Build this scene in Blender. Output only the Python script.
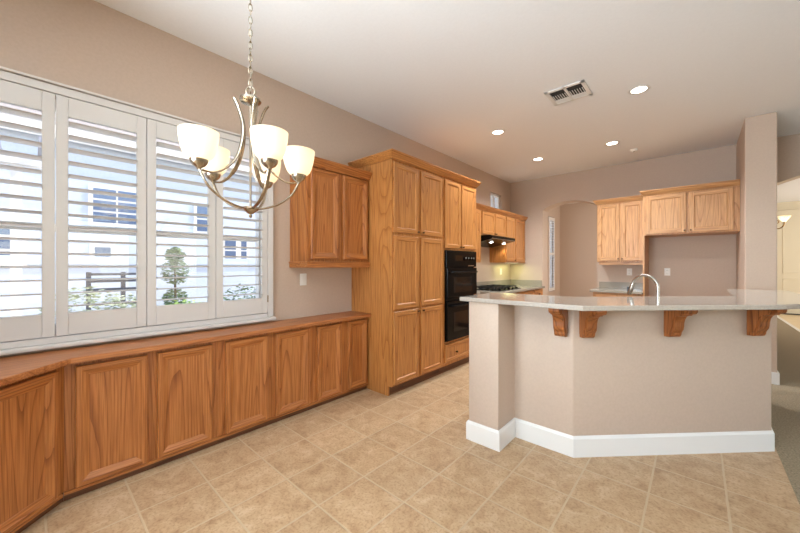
import bpy, bmesh, math, random
from mathutils import Vector, Matrix
random.seed(7)
PI = math.pi
S = bpy.context.scene
COL = S.collection
for o in list(bpy.data.objects): bpy.data.objects.remove(o)

# ------------------------------------------------------------ camera
cam = bpy.data.cameras.new('camera'); camo = bpy.data.objects.new('camera', cam); COL.objects.link(camo)
cam.sensor_width = 36; cam.lens = 330 * 36 / 800; cam.clip_start = .05; cam.clip_end = 200
camo.location = (0, 0, 1.32)
camo.rotation_euler = (PI/2, 0, math.atan(297/330))
cam.shift_y = -1.5/800
S.camera = camo
# ------------------------------------------------------------ world / exposure
S.view_settings.view_transform = 'Standard'; S.view_settings.look = 'None'
S.view_settings.gamma = 1; S.view_settings.use_curve_mapping = False
S.view_settings.exposure = 0.26
W = bpy.data.worlds.new('world'); S.world = W; W.use_nodes = True
nt = W.node_tree; bg = nt.nodes['Background']
sk = nt.nodes.new('ShaderNodeTexSky'); sk.sky_type = 'NISHITA'; sk.sun_disc = False
sk.sun_elevation = math.radians(50); sk.sun_rotation = math.radians(100)
nt.links.new(sk.outputs[0], bg.inputs[0]); bg.inputs[1].default_value = .34
# ------------------------------------------------------------ sun and added fill lights
def light(name, kind, loc, energy, color=(1,1,1), rot=(0,0,0), size=None, size_y=None, parent=None, **kw):
    l = bpy.data.lights.new(name, kind); o = bpy.data.objects.new(name, l); COL.objects.link(o)
    l.energy = energy; l.color = color; o.location = loc; o.rotation_euler = rot
    if kind == 'AREA':
        l.size = size
        if size_y: l.shape = 'RECTANGLE'; l.size_y = size_y
    elif kind == 'SUN': l.angle = math.radians(1)
    elif size is not None: l.shadow_soft_size = size
    for k, v in kw.items(): setattr(l, k, v)
    if parent: o.parent = parent
    return o
light('sun', 'SUN', (0,0,20), 5.0, (1,.97,.93), (math.radians(40), 0, math.radians(160)))
# fill lights added for unseen daylight; rear and side ones tilt up at ceiling
light('rear_fill_light', 'AREA', (-1.75, -2.3, 1.45), 500, (.75,.89,1), (math.radians(156),0,math.radians(-25)), 2.4, 2.0)
light('side_fill_light', 'AREA', (5.85, 3.6, 1.40), 60, (.75,.89,1), (math.radians(165),0,PI/2), 5.0, 2.4)
light('foyer_fill_light', 'AREA', (4.4, 11.2, 1.6), 95, (.97,.97,.95), (PI/2,0,PI/2), 3.0, 2.4)  # added fill shining across the foyer, no window stands there
light('nook_fill_light', 'AREA', (.5, 8.4, 1.5), 48, (1,.95,.88), (PI/2,0,PI/2), 1.6, 2.0)  # added fill inside the nook, aimed at its window wall

# ------------------------------------------------------------ materials
def newmat(name):
    m = bpy.data.materials.new(name); m.use_nodes = True
    return m, m.node_tree, m.node_tree.nodes['Principled BSDF']
def lnk(nt, a, b): nt.links.new(a, b)
def mat(name, col, rough=.5, metal=0, spec=.5, emis=None, es=0):
    m, nt, b = newmat(name)
    b.inputs['Base Color'].default_value = (*col, 1); b.inputs['Roughness'].default_value = rough
    b.inputs['Metallic'].default_value = metal; b.inputs['Specular IOR Level'].default_value = spec
    if emis:
        b.inputs['Emission Color'].default_value = (*emis, 1); b.inputs['Emission Strength'].default_value = es
    return m
def srgb(r, g, b):
    f = lambda c: (c/255/12.92) if c/255 <= .04045 else ((c/255+.055)/1.055)**2.4
    return (f(r), f(g), f(b))
def noisy(name, c1, c2, scale, rough=.6, bump=0, detail=4, spec=.4, coord='Object', lo=.35, hi=.65):
    m, nt, b = newmat(name); N = nt.nodes
    tc = N.new('ShaderNodeTexCoord'); n = N.new('ShaderNodeTexNoise')
    n.inputs['Scale'].default_value = scale; n.inputs['Detail'].default_value = detail
    lnk(nt, tc.outputs[coord], n.inputs['Vector'])
    r = N.new('ShaderNodeValToRGB'); r.color_ramp.elements[0].position = lo; r.color_ramp.elements[1].position = hi
    r.color_ramp.elements[0].color = (*c1,1); r.color_ramp.elements[1].color = (*c2,1)
    lnk(nt, n.outputs['Fac'], r.inputs[0]); lnk(nt, r.outputs[0], b.inputs['Base Color'])
    b.inputs['Roughness'].default_value = rough; b.inputs['Specular IOR Level'].default_value = spec
    if bump:
        bp = N.new('ShaderNodeBump'); bp.inputs['Strength'].default_value = bump; bp.inputs['Distance'].default_value = .005
        lnk(nt, n.outputs['Fac'], bp.inputs['Height']); lnk(nt, bp.outputs[0], b.inputs['Normal'])
    return m
def oak(name, base, dark, light_, axis, rough=.36, ring=26):
    """oak boards: contour lines of a stretched noise give the cathedral figure, fine streaks give the pores"""
    m, nt, b = newmat(name); N = nt.nodes
    tc = N.new('ShaderNodeTexCoord'); oi = N.new('ShaderNodeObjectInfo')
    mp = N.new('ShaderNodeMapping')
    sc = {'z': (1,1,.055), 'x': (.055,1,1), 'y': (1,.055,1)}[axis]
    mp.inputs['Scale'].default_value = sc
    lnk(nt, tc.outputs['Object'], mp.inputs['Vector'])
    wm = N.new('ShaderNodeMath'); wm.operation = 'MULTIPLY'; wm.inputs[1].default_value = 37.0
    lnk(nt, oi.outputs['Random'], wm.inputs[0])
    n1 = N.new('ShaderNodeTexNoise'); n1.noise_dimensions = '4D'
    n1.inputs['Scale'].default_value = 4.4; n1.inputs['Detail'].default_value = .6; n1.inputs['Distortion'].default_value = .25
    lnk(nt, mp.outputs[0], n1.inputs['Vector']); lnk(nt, wm.outputs[0], n1.inputs['W'])
    mu = N.new('ShaderNodeMath'); mu.operation = 'MULTIPLY'; mu.inputs[1].default_value = ring
    lnk(nt, n1.outputs['Fac'], mu.inputs[0])
    fr = N.new('ShaderNodeMath'); fr.operation = 'FRACT'; lnk(nt, mu.outputs[0], fr.inputs[0])
    r1 = N.new('ShaderNodeValToRGB'); e = r1.color_ramp.elements
    e[0].position = 0; e[0].color = (*dark,1); e[1].position = 1; e[1].color = (*base,1)
    x = e.new(.22); x.color = (*base,1); x = e.new(.6); x.color = (*light_,1)
    lnk(nt, fr.outputs[0], r1.inputs[0])
    mp2 = N.new('ShaderNodeMapping'); s2 = {'z': (1,1,.03), 'x': (.03,1,1), 'y': (1,.03,1)}[axis]
    mp2.inputs['Scale'].default_value = s2; lnk(nt, tc.outputs['Object'], mp2.inputs['Vector'])
    n2 = N.new('ShaderNodeTexNoise'); n2.noise_dimensions = '4D'; n2.inputs['Scale'].default_value = 150; n2.inputs['Detail'].default_value = 2
    lnk(nt, mp2.outputs[0], n2.inputs['Vector']); lnk(nt, wm.outputs[0], n2.inputs['W'])
    r2 = N.new('ShaderNodeValToRGB'); r2.color_ramp.elements[0].position = .34; r2.color_ramp.elements[1].position = .62
    r2.color_ramp.elements[0].color = (.64,.56,.48,1); r2.color_ramp.elements[1].color = (1,1,1,1)
    lnk(nt, n2.outputs['Fac'], r2.inputs[0])
    mx = N.new('ShaderNodeMix'); mx.data_type = 'RGBA'; mx.blend_type = 'MULTIPLY'; mx.inputs['Factor'].default_value = .9
    lnk(nt, r1.outputs[0], mx.inputs[6]); lnk(nt, r2.outputs[0], mx.inputs[7])
    lnk(nt, mx.outputs[2], b.inputs['Base Color'])
    b.inputs['Roughness'].default_value = rough; b.inputs['Specular IOR Level'].default_value = .45
    return m
def oakset(name, base, dark, light_, **k):
    return (oak(name+'_upright', base, dark, light_, 'z', **k), oak(name+'_level', base, dark, light_, 'x', **k))

OAK_B = oakset('buffet_oak', srgb(186,116,60), srgb(146,84,38), srgb(192,124,66))
OAK_T = oakset('tall_oak', srgb(200,135,73), srgb(172,108,52), srgb(206,143,80))
OAK_U = oakset('upper_oak', srgb(206,154,102), srgb(176,122,74), srgb(211,160,108))
OAK_C = oakset('corbel_oak', srgb(156,92,44), srgb(106,56,24), srgb(170,104,54))
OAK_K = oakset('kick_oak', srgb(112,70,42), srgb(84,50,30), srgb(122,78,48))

def tile_floor():
    m, nt, b = newmat('beige_tile'); N = nt.nodes
    tc = N.new('ShaderNodeTexCoord'); mp = N.new('ShaderNodeMapping')
    P_ = .3345
    mp.inputs['Scale'].default_value = (1/P_, 1/P_, 1); mp.inputs['Location'].default_value = (-.126/P_, -.377/P_, 0)
    lnk(nt, tc.outputs['Object'], mp.inputs['Vector'])
    sp = N.new('ShaderNodeSeparateXYZ'); lnk(nt, mp.outputs[0], sp.inputs[0])
    def math_(op, a, bb=None):
        n = N.new('ShaderNodeMath'); n.operation = op
        for i, v in enumerate((a, bb)):
            if v is None: continue
            if isinstance(v, (int, float)): n.inputs[i].default_value = v
            else: lnk(nt, v, n.inputs[i])
        return n.outputs[0]
    def edge(s):
        f = math_('FRACT', s); return math_('ABSOLUTE', math_('SUBTRACT', f, .5))
    em = math_('MAXIMUM', edge(sp.outputs[0]), edge(sp.outputs[1]))       # .5 at joints
    wob = N.new('ShaderNodeTexNoise'); wob.inputs['Scale'].default_value = 26; wob.inputs['Detail'].default_value = 3
    lnk(nt, tc.outputs['Object'], wob.inputs['Vector'])
    em2 = math_('ADD', em, math_('MULTIPLY', math_('SUBTRACT', wob.outputs['Fac'], .5), .012))
    gr = N.new('ShaderNodeValToRGB'); gr.color_ramp.elements[0].position = .481; gr.color_ramp.elements[1].position = .489
    lnk(nt, em2, gr.inputs[0])
    cell = N.new('ShaderNodeTexWhiteNoise'); cell.noise_dimensions = '2D'
    fl = N.new('ShaderNodeVectorMath'); fl.operation = 'FLOOR'; lnk(nt, mp.outputs[0], fl.inputs[0]); lnk(nt, fl.outputs[0], cell.inputs['Vector'])
    n1 = N.new('ShaderNodeTexNoise'); n1.noise_dimensions = '4D'; n1.inputs['Scale'].default_value = 9; n1.inputs['Detail'].default_value = 8; n1.inputs['Roughness'].default_value = .68; n1.inputs['Distortion'].default_value = .7
    lnk(nt, tc.outputs['Object'], n1.inputs['Vector']); lnk(nt, math_('MULTIPLY', cell.outputs['Value'], 30), n1.inputs['W'])
    r = N.new('ShaderNodeValToRGB'); e = r.color_ramp.elements
    e[0].position = .26; e[0].color = (*srgb(158,122,88),1); e[1].position = .74; e[1].color = (*srgb(222,196,162),1)
    x = e.new(.43); x.color = (*srgb(192,158,120),1); x = e.new(.56); x.color = (*srgb(206,174,136),1)
    lnk(nt, n1.outputs['Fac'], r.inputs[0])
    n3 = N.new('ShaderNodeTexNoise'); n3.inputs['Scale'].default_value = 70; n3.inputs['Detail'].default_value = 4
    lnk(nt, tc.outputs['Object'], n3.inputs['Vector'])
    r3 = N.new('ShaderNodeValToRGB'); r3.color_ramp.elements[0].position = .33; r3.color_ramp.elements[1].position = .5
    r3.color_ramp.elements[0].color = (.72,.64,.56,1); r3.color_ramp.elements[1].color = (1,1,1,1)
    lnk(nt, n3.outputs['Fac'], r3.inputs[0])
    mm = N.new('ShaderNodeMix'); mm.data_type = 'RGBA'; mm.blend_type = 'MULTIPLY'; mm.inputs['Factor'].default_value = .8
    lnk(nt, r.outputs[0], mm.inputs[6]); lnk(nt, r3.outputs[0], mm.inputs[7])
    hs = N.new('ShaderNodeHueSaturation'); lnk(nt, mm.outputs[2], hs.inputs['Color'])
    lnk(nt, math_('ADD', math_('MULTIPLY', cell.outputs['Value'], .10), .86), hs.inputs['Value'])
    mx = N.new('ShaderNodeMix'); mx.data_type = 'RGBA'; lnk(nt, gr.outputs[0], mx.inputs['Factor'])
    lnk(nt, hs.outputs[0], mx.inputs[6]); mx.inputs[7].default_value = (*srgb(198,174,140),1)
    lnk(nt, mx.outputs[2], b.inputs['Base Color'])
    b.inputs['Roughness'].default_value = .38
    b.inputs['Specular IOR Level'].default_value = .4
    hh = math_('SUBTRACT', math_('MULTIPLY', n1.outputs['Fac'], .35), math_('MULTIPLY', gr.outputs[0], .9))
    bp = N.new('ShaderNodeBump'); bp.inputs['Strength'].default_value = .5; bp.inputs['Distance'].default_value = .004
    lnk(nt, hh, bp.inputs['Height']); lnk(nt, bp.outputs[0], b.inputs['Normal'])
    return m
TILE = tile_floor()
WALL = noisy('taupe_wall_paint', srgb(196,174,155), srgb(200,178,159), 60, .55, .02)
CEIL = noisy('ceiling_paint', srgb(238,237,236), srgb(240,239,238), 45, .9, .15)
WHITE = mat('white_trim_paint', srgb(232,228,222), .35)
SHUT = mat('white_shutter_paint', srgb(216,211,206), .4)
CARPET = noisy('grey_brown_carpet', srgb(132,117,94), srgb(178,162,136), 90, .98, .9, 8, .1, lo=.3, hi=.7)
CREAM = mat('cream_paint', srgb(230,219,192), .5)
STONE = noisy('grey_beige_quartz', srgb(168,157,145), srgb(188,178,166), 180, .09, 0, 3, .6)
GREENSTONE = noisy('grey_green_counter', srgb(144,134,118), srgb(168,158,142), 160, .16, 0, 3, .5)
BLACK = mat('black_enamel', (.003,.003,.003), .22, 0, .12)
BLACKG = mat('black_glass', (.003,.003,.003), .05, 0, .3)
OVENWIN = mat('oven_window_glass', srgb(30,23,19), .06, 0, .25)
IRON = mat('black_cast_iron', (.008,.008,.008), .5)
STEEL = mat('brushed_steel', srgb(190,184,174), .25, 1)
NICKEL = mat('brushed_nickel', srgb(176,164,146), .27, 1)
BRASS = mat('antique_brass', srgb(168,128,70), .3, 1)
PLATE = mat('white_plastic', srgb(238,234,226), .4)
DARK = mat('dark_void', (.03,.028,.026), .8)
KNOBM = mat('bronze_knob', srgb(90,66,40), .35, .8)
def shade_mat():
    m, nt, b = newmat('frosted_shade_glass'); N = nt.nodes
    b.inputs['Base Color'].default_value = (.9,.86,.78,1); b.inputs['Roughness'].default_value = .35
    tr = N.new('ShaderNodeBsdfTranslucent'); tr.inputs[0].default_value = (1,.93,.80,1)
    mx = N.new('ShaderNodeMixShader'); mx.inputs[0].default_value = .6
    lnk(nt, b.outputs[0], mx.inputs[1]); lnk(nt, tr.outputs[0], mx.inputs[2])
    em = N.new('ShaderNodeEmission'); em.inputs[0].default_value = (1,.86,.66,1); em.inputs[1].default_value = .05
    ad = N.new('ShaderNodeAddShader'); lnk(nt, mx.outputs[0], ad.inputs[0]); lnk(nt, em.outputs[0], ad.inputs[1])
    lnk(nt, ad.outputs[0], N['Material Output'].inputs[0])
    return m
SHADE = shade_mat()
LENS = mat('lit_lamp_lens', (1,1,1), .4, 0, .5, (1,.95,.86), 9)
BULB = mat('lit_bulb', (1,1,1), .4, 0, .5, (1,.85,.62), 3)
def glass_mat():
    m, nt, b = newmat('window_glass'); N = nt.nodes
    t = N.new('ShaderNodeBsdfTransparent'); g = N.new('ShaderNodeBsdfGlossy'); g.inputs['Roughness'].default_value = .02
    mx = N.new('ShaderNodeMixShader'); mx.inputs[0].default_value = .05
    lnk(nt, t.outputs[0], mx.inputs[1]); lnk(nt, g.outputs[0], mx.inputs[2]); lnk(nt, mx.outputs[0], N['Material Output'].inputs[0])
    return m
GLASS = glass_mat()

# ------------------------------------------------------------ mesh helpers
class MB:
    def __init__(s): s.v = []; s.f = []; s.m = []; s.mats = []
    def mi(s, m):
        if m not in s.mats: s.mats.append(m)
        return s.mats.index(m)
    def add(s, vs, fs, m):
        o = len(s.v); s.v += [tuple(v) for v in vs]; k = s.mi(m)
        for f in fs: s.f.append([o+i for i in f]); s.m.append(k)
    def box(s, a, b, m, bev=0):
        x0,y0,z0 = [min(p,q) for p,q in zip(a,b)]; x1,y1,z1 = [max(p,q) for p,q in zip(a,b)]
        if not bev:
            s.add([(x0,y0,z0),(x1,y0,z0),(x1,y1,z0),(x0,y1,z0),(x0,y0,z1),(x1,y0,z1),(x1,y1,z1),(x0,y1,z1)],
                  [(3,2,1,0),(4,5,6,7),(0,1,5,4),(1,2,6,5),(2,3,7,6),(3,0,4,7)], m); return
        bm = bmesh.new(); bmesh.ops.create_cube(bm, size=1)
        for v in bm.verts: v.co = (x0+(v.co.x+.5)*(x1-x0), y0+(v.co.y+.5)*(y1-y0), z0+(v.co.z+.5)*(z1-z0))
        bmesh.ops.bevel(bm, geom=bm.edges[:], offset=bev, segments=2, affect='EDGES', profile=.5)
        s.bm(bm, m)
    def bm(s, bm, m, mtx=None):
        bm.verts.ensure_lookup_table()
        for i, v in enumerate(bm.verts): v.index = i
        s.add([(mtx @ v.co if mtx else v.co) for v in bm.verts], [[v.index for v in f.verts] for f in bm.faces], m); bm.free()
    def prism(s, pts, z0, z1, m, side_m=None, bev=0):
        n = len(pts); bm = bmesh.new()
        lo = [bm.verts.new((x,y,z0)) for x,y in pts]; hi = [bm.verts.new((x,y,z1)) for x,y in pts]
        bm.faces.new(lo[::-1]); bm.faces.new(hi)
        for i in range(n): bm.faces.new((lo[i], lo[(i+1)%n], hi[(i+1)%n], hi[i]))
        bmesh.ops.recalc_face_normals(bm, faces=bm.faces[:])
        if bev: bmesh.ops.bevel(bm, geom=bm.edges[:], offset=bev, segments=2, affect='EDGES', profile=.5)
        bmesh.ops.triangulate(bm, faces=[f for f in bm.faces if len(f.verts) > 4])
        s.bm(bm, m)
    def extr(s, pts, axis, a, b, m):
        """profile pts (p,q) extruded along axis ('x': p=y,q=z; 'y': p=x,q=z)"""
        n = len(pts); bm = bmesh.new()
        mk = (lambda t,p,q: (t,p,q)) if axis == 'x' else (lambda t,p,q: (p,t,q))
        lo = [bm.verts.new(mk(a,p,q)) for p,q in pts]; hi = [bm.verts.new(mk(b,p,q)) for p,q in pts]
        bm.faces.new(lo[::-1]); bm.faces.new(hi)
        for i in range(n): bm.faces.new((lo[i], lo[(i+1)%n], hi[(i+1)%n], hi[i]))
        bmesh.ops.recalc_face_normals(bm, faces=bm.faces[:])
        bmesh.ops.triangulate(bm, faces=[f for f in bm.faces if len(f.verts) > 4])
        s.bm(bm, m)
    def cyl(s, p, q, r, m, n=16, r2=None):
        p, q = Vector(p), Vector(q); r2 = r if r2 is None else r2
        w = (q-p).normalized(); t = Vector((0,0,1)) if abs(w.z) < .9 else Vector((1,0,0))
        u = w.cross(t).normalized(); v = w.cross(u)
        vs = []
        for c, rr in ((p,r),(q,r2)):
            for i in range(n):
                a = 2*PI*i/n; vs.append(c + u*math.cos(a)*rr + v*math.sin(a)*rr)
        s.add(vs, [[i,(i+1)%n,n+(i+1)%n,n+i] for i in range(n)] + [list(range(n))[::-1], list(range(n,2*n))], m)
    def lathe(s, prof, m, c=(0,0,0), n=28, cap=True):
        """prof: list of (r, z)"""
        vs = []; k = len(prof)
        for r, z in prof:
            for i in range(n):
                a = 2*PI*i/n; vs.append((c[0]+r*math.cos(a), c[1]+r*math.sin(a), c[2]+z))
        fs = []
        for j in range(k-1):
            for i in range(n): fs.append([j*n+i, j*n+(i+1)%n, (j+1)*n+(i+1)%n, (j+1)*n+i])
        if cap: fs += [list(range(n))[::-1], [(k-1)*n+i for i in range(n)]]
        s.add(vs, fs, m)
    def tube(s, pts, r, m, n=10, flat=1.0, side=None):
        """swept tube; r number or list; flat squashes the section along 'side'"""
        pts = [Vector(p) for p in pts]; L = len(pts); vs = []
        prev = None
        for i, p in enumerate(pts):
            t = (pts[min(i+1,L-1)] - pts[max(i-1,0)]).normalized()
            if side is not None: u = (Vector(side) - t*t.dot(Vector(side))).normalized()
            else:
                b0 = prev if prev else (Vector((0,0,1)) if abs(t.z) < .9 else Vector((1,0,0)))
                u = (b0 - t*t.dot(b0)).normalized(); prev = u
            w = t.cross(u); rr = r[i] if isinstance(r, (list,tuple)) else r
            for k in range(n):
                a = 2*PI*k/n; vs.append(p + u*math.cos(a)*rr + w*math.sin(a)*rr*flat)
        fs = [[i*n+k, i*n+(k+1)%n, (i+1)*n+(k+1)%n, (i+1)*n+k] for i in range(L-1) for k in range(n)]
        fs += [list(range(n))[::-1], [(L-1)*n+k for k in range(n)]]
        s.add(vs, fs, m)
    def build(s, name, parent=None, smooth=False, angle=40):
        me = bpy.data.meshes.new(name); me.from_pydata(s.v, [], s.f)
        for m in s.mats: me.materials.append(m)
        me.polygons.foreach_set('material_index', s.m); me.update()
        bm = bmesh.new(); bm.from_mesh(me); bmesh.ops.recalc_face_normals(bm, faces=bm.faces[:])
        if smooth:
            for f in bm.faces: f.smooth = True
            for e in bm.edges:
                if len(e.link_faces) == 2 and e.calc_face_angle(0) > math.radians(angle): e.smooth = False
        bm.to_mesh(me); bm.free()
        o = bpy.data.objects.new(name, me); COL.objects.link(o)
        if parent: o.parent = parent
        return o
def thing(name, label, cat, loc=(0,0,0), rz=0, group=None):
    o = bpy.data.objects.new(name, None); COL.objects.link(o); o.empty_display_size = .1
    o.location = loc; o.rotation_euler = (0,0,rz); o['label'] = label; o['category'] = cat
    if group: o['group'] = group
    return o
def tag(o, label, cat, group=None, kind=None):
    o['label'] = label; o['category'] = cat
    if group: o['group'] = group
    if kind: o['kind'] = kind
    return o
def struct(o): o['kind'] = 'structure'; return o
def bez(p, n=16):
    """Catmull-Rom through points"""
    p = [Vector(q) for q in p]; out = []
    for i in range(len(p)-1):
        a = p[max(i-1,0)]; b = p[i]; c = p[i+1]; d = p[min(i+2,len(p)-1)]
        for k in range(n):
            t = k/n; out.append(.5*((2*b)+(c-a)*t+(2*a-5*b+4*c-d)*t*t+(3*b-a-3*c+d)*t**3))
    out.append(p[-1]); return out

# ------------------------------------------------------------ room shell
WX = -2.88; CZ = 3.02; YB = 6.63; YN = -3.0; XR = 6.0
def wall_x(name, x0, x1, y0, y1, z0, z1, holes, m):
    """wall slab between x0,x1 with rectangular holes (ya,yb,za,zb)"""
    b = MB(); ys = sorted({y0,y1,*[h[0] for h in holes],*[h[1] for h in holes]})
    for a, c in zip(ys, ys[1:]):
        hs = sorted([h for h in holes if h[0] <= a+1e-6 and h[1] >= c-1e-6], key=lambda h: h[2]); z = z0
        for h in hs:
            if h[2] > z: b.box((x0,a,z),(x1,c,h[2]), m)
            z = h[3]
        if z < z1: b.box((x0,a,z),(x1,c,z1), m)
    return struct(b.build(name))
wall_x('wall_left', WX-.16, WX, YN, 9.95, 0, CZ,
       [(-.36,1.415,.89,2.345),(5.74,6.20,2.22,2.70),(8.97,9.43,.62,2.60)], WALL)
def arch_pts(xa, xb, spring, rise, n=16):
    c = (xa+xb)/2; h = (xb-xa)/2; R = (h*h+rise*rise)/(2*rise)
    out = []
    for i in range(n+1):
        x = xa+(xb-xa)*i/n; out.append((x, spring+math.sqrt(R*R-(x-c)**2)-(R-rise)))
    return out
def wall_back():
    b = MB(); y0, y1 = YB, YB+.28
    A = (-2.235,-1.31,2.385,.125); B = (.762,3.3,2.40,.24)
    b.box((WX,y0,0),(A[0],y1,CZ), WALL); b.box((A[1],y0,0),(B[0],y1,CZ), WALL); b.box((B[1],y0,0),(XR,y1,CZ), WALL)
    for a in (A,B):
        ap = arch_pts(*a); b.extr([(a[0],CZ)]+ap+[(a[1],CZ)], 'y', y0, y1, WALL)
    return struct(b.build('wall_back'))
wall_back()
# wing wall beside the fridge alcove
b = MB(); b.prism([(.41,5.5),(.66,5.5),(.66,YB),(.41,YB)], 0, CZ, WALL, bev=.012); struct(b.build('wall_wing'))
b = MB(); b.prism([(.395,5.485),(.675,5.485),(.675,YB),(.66,YB),(.66,5.5),(.41,5.5),(.41,5.9),(.395,5.9)], 0, .13, WHITE); struct(b.build('baseboard_wing'))
# near stub, rear wall and family-room side (behind and right of the camera)
b = MB(); b.box((WX,-.80,0),(-1.95,-.66,CZ), WALL); struct(b.build('wall_near'))
b = MB()
b.box((WX-.16,YN-.15,0),(-2.75,YN,CZ),WALL); b.box((.75,YN-.15,0),(XR+.15,YN,CZ),WALL); b.box((-2.75,YN-.15,2.75),(.75,YN,CZ),WALL)
struct(b.build('wall_rear'))
wall_x('wall_right', XR, XR+.15, YN, 14, 0, CZ, [(-1.6,3.6,.1,2.75)], WALL)
def big_window(name, along, a0, a1, z0, z1, c):
    b = MB(); n = 3; w = (a1-a0)/n
    P = (lambda p, d, z: (p, c+d, z)) if along == 'x' else (lambda p, d, z: (c+d, p, z))
    for i in range(n+1):
        p = a0+w*i; b.box(P(max(a0,p-.03),0,z0), P(min(a1,p+.03),.06,z1), WHITE, .003)
    for z in (z0, z1-.06): b.box(P(a0,0,z), P(a1,.06,z+.06), WHITE, .003)
    o = struct(b.build(name)); g = MB(); g.box(P(a0+.03,.028,z0+.05), P(a1-.03,.032,z1-.05), GLASS); g.build('pane', o)
big_window('unseen_window_4', 'x', -2.75, .75, 0.0, 2.75, YN-.10)  # this and the next: unseen windows, added as openings for the fill lights
big_window('unseen_window_5', 'y', -1.6, 3.6, .1, 2.75, XR+.05)
# nook behind the arch, hall and foyer
b = MB(); b.box((WX-.16,9.95,0),(.62,10.1,CZ), WALL); struct(b.build('wall_nook'))
b = MB(); b.box((.62,YB+.28,0),(.76,13.6,CZ), WALL); struct(b.build('wall_hall'))
b = MB(); b.box((.62,13.6,0),(XR+.15,13.75,CZ), CREAM); struct(b.build('wall_foyer'))
b = MB(); b.box((WX-.16,YN-.15,CZ),(XR+.15,13.75,CZ+.12), CEIL); struct(b.build('ceiling'))
b = MB(); b.box((WX-.16,YN-.15,-.1),(.42,10.1,0), TILE); struct(b.build('floor'))
def carpet():
    b = MB(); b.box((.42,YN-.15,-.1),(1.5,13.75,.0), CARPET); b.box((1.5,YN-.15,-.1),(XR+.15,9.6,.0), CARPET)
    return struct(b.build('floor_carpet'))
carpet()
b = MB(); b.box((1.56,9.66,-.1),(XR+.15,13.75,0), noisy('foyer_tile', srgb(214,190,150), srgb(224,200,160), 4, .3)); struct(b.build('floor_foyer'))
b = MB(); b.prism([(1.5,9.6),(XR+.15,9.6),(XR+.15,9.66),(1.56,9.66),(1.56,13.6),(1.5,13.6)], -.1, .004, WHITE); struct(b.build('foyer_strip'))  # plain white strip along two edges of the foyer tile

# ------------------------------------------------------------ dining window and its shutters
def window_left():
    b = MB(); x0 = WX-.16
    y0,y1,z0,z1 = -.36,1.415,.89,2.345
    for a,c in (((x0+.02,y0,z0),(x0+.09,y0+.05,z1)),((x0+.02,y1-.05,z0),(x0+.09,y1,z1)),((x0+.02,y0,z0),(x0+.09,y1,z0+.06)),((x0+.02,y0,z1-.06),(x0+.09,y1,z1)),
                ((x0+.02,.50,z0),(x0+.09,.56,z1)),((x0+.03,y0,1.53),(x0+.08,y1,1.575))):
        b.box(a,c,WHITE,.004)
    w = struct(b.build('window_1'))
    g = MB(); g.box((x0+.05,y0+.05,z0+.05),(x0+.054,y1-.05,z1-.05),GLASS); g.build('pane', w)
    # casing and sill
    c = MB()
    def stepped(a, d, t):
        c.box(a, d, SHUT, .004)
    c.box((WX,1.4005,.854),(WX+.035,1.452,2.395),SHUT,.004); c.box((WX+.0,-.405,.854),(WX+.035,-.352,2.395),SHUT,.004)
    c.box((WX,-.352,2.345),(WX+.035,1.40,2.393),SHUT,.004); c.box((WX,-.415,2.3955),(WX+.05,1.462,2.41),SHUT,.004)
    c.box((WX,-.3515,.854),(WX+.034,1.3995,.89),SHUT,.003)
    c.build('window_frame', w)
    s = MB(); s.box((WX,-.42,.825),(WX+.06,1.468,.853),SHUT,.008); s.build('window_sill', w)
    return w
window_left()
def make_shutter(y0, y1, label):
    z0, z1 = .895, 2.34; st = .055; w = y1-y0
    t = thing('plantation_shutter', label, 'shutter', (WX+.022, y0, 0), 0, 'plantation shutter panels in the dining window')
    d = .014
    for nm, a, c in (('stile',(-d,.002,z0),(d,st,z1)),('stile',(-d,w-st,z0),(d,w-.002,z1)),('top_rail',(-d,st,2.222),(d,w-st,z1)),('bottom_rail',(-d,st,z0),(d,w-st,1.03))):
        q = MB(); q.box(a,c,SHUT,.003); q.build(nm, t)
    n = 15; zs0, zs1 = 1.03, 2.222; p = (zs1-zs0)/n
    ti = math.radians(-5); first = None
    for i in range(n):
        z = zs0+p*(i+.5)
        if first is None:
            q = MB(); prof = []
            for k in range(14):
                a = 2*PI*k/14; x = .045*math.cos(a); zz = .0052*math.sin(a)
                prof.append((x*math.cos(ti)-zz*math.sin(ti), x*math.sin(ti)*-1+zz*math.cos(ti)))
            q.extr(prof, 'y', st+.001, w-st-.001, SHUT)
            o = q.build('louver', t, smooth=True); o.location = (0,0,z); first = o
        else:
            o = first.copy(); COL.objects.link(o); o.parent = t; o.location = (0,0,z)
    q = MB()
    return t
seams = [-.352,.088,.528,.972,1.40]
for i, lab in enumerate(['white louvred shutter at the left edge of the photo, cut by the frame',
                         'white louvred shutter second from left, in front of a dark blue neighbour window',
                         'white louvred shutter third from left, mostly left of the chandelier shades',
                         'white louvred shutter at the right end, beside the wall behind the chandelier']):
    t = make_shutter(seams[i], seams[i+1], lab)
    if i == 3:
        for z in (1.02, 2.18):
            q = MB(); q.cyl((.016,.425,z-.03),(.016,.425,z+.03),.006,STEEL,8); q.build('hinge', t, True)
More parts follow.
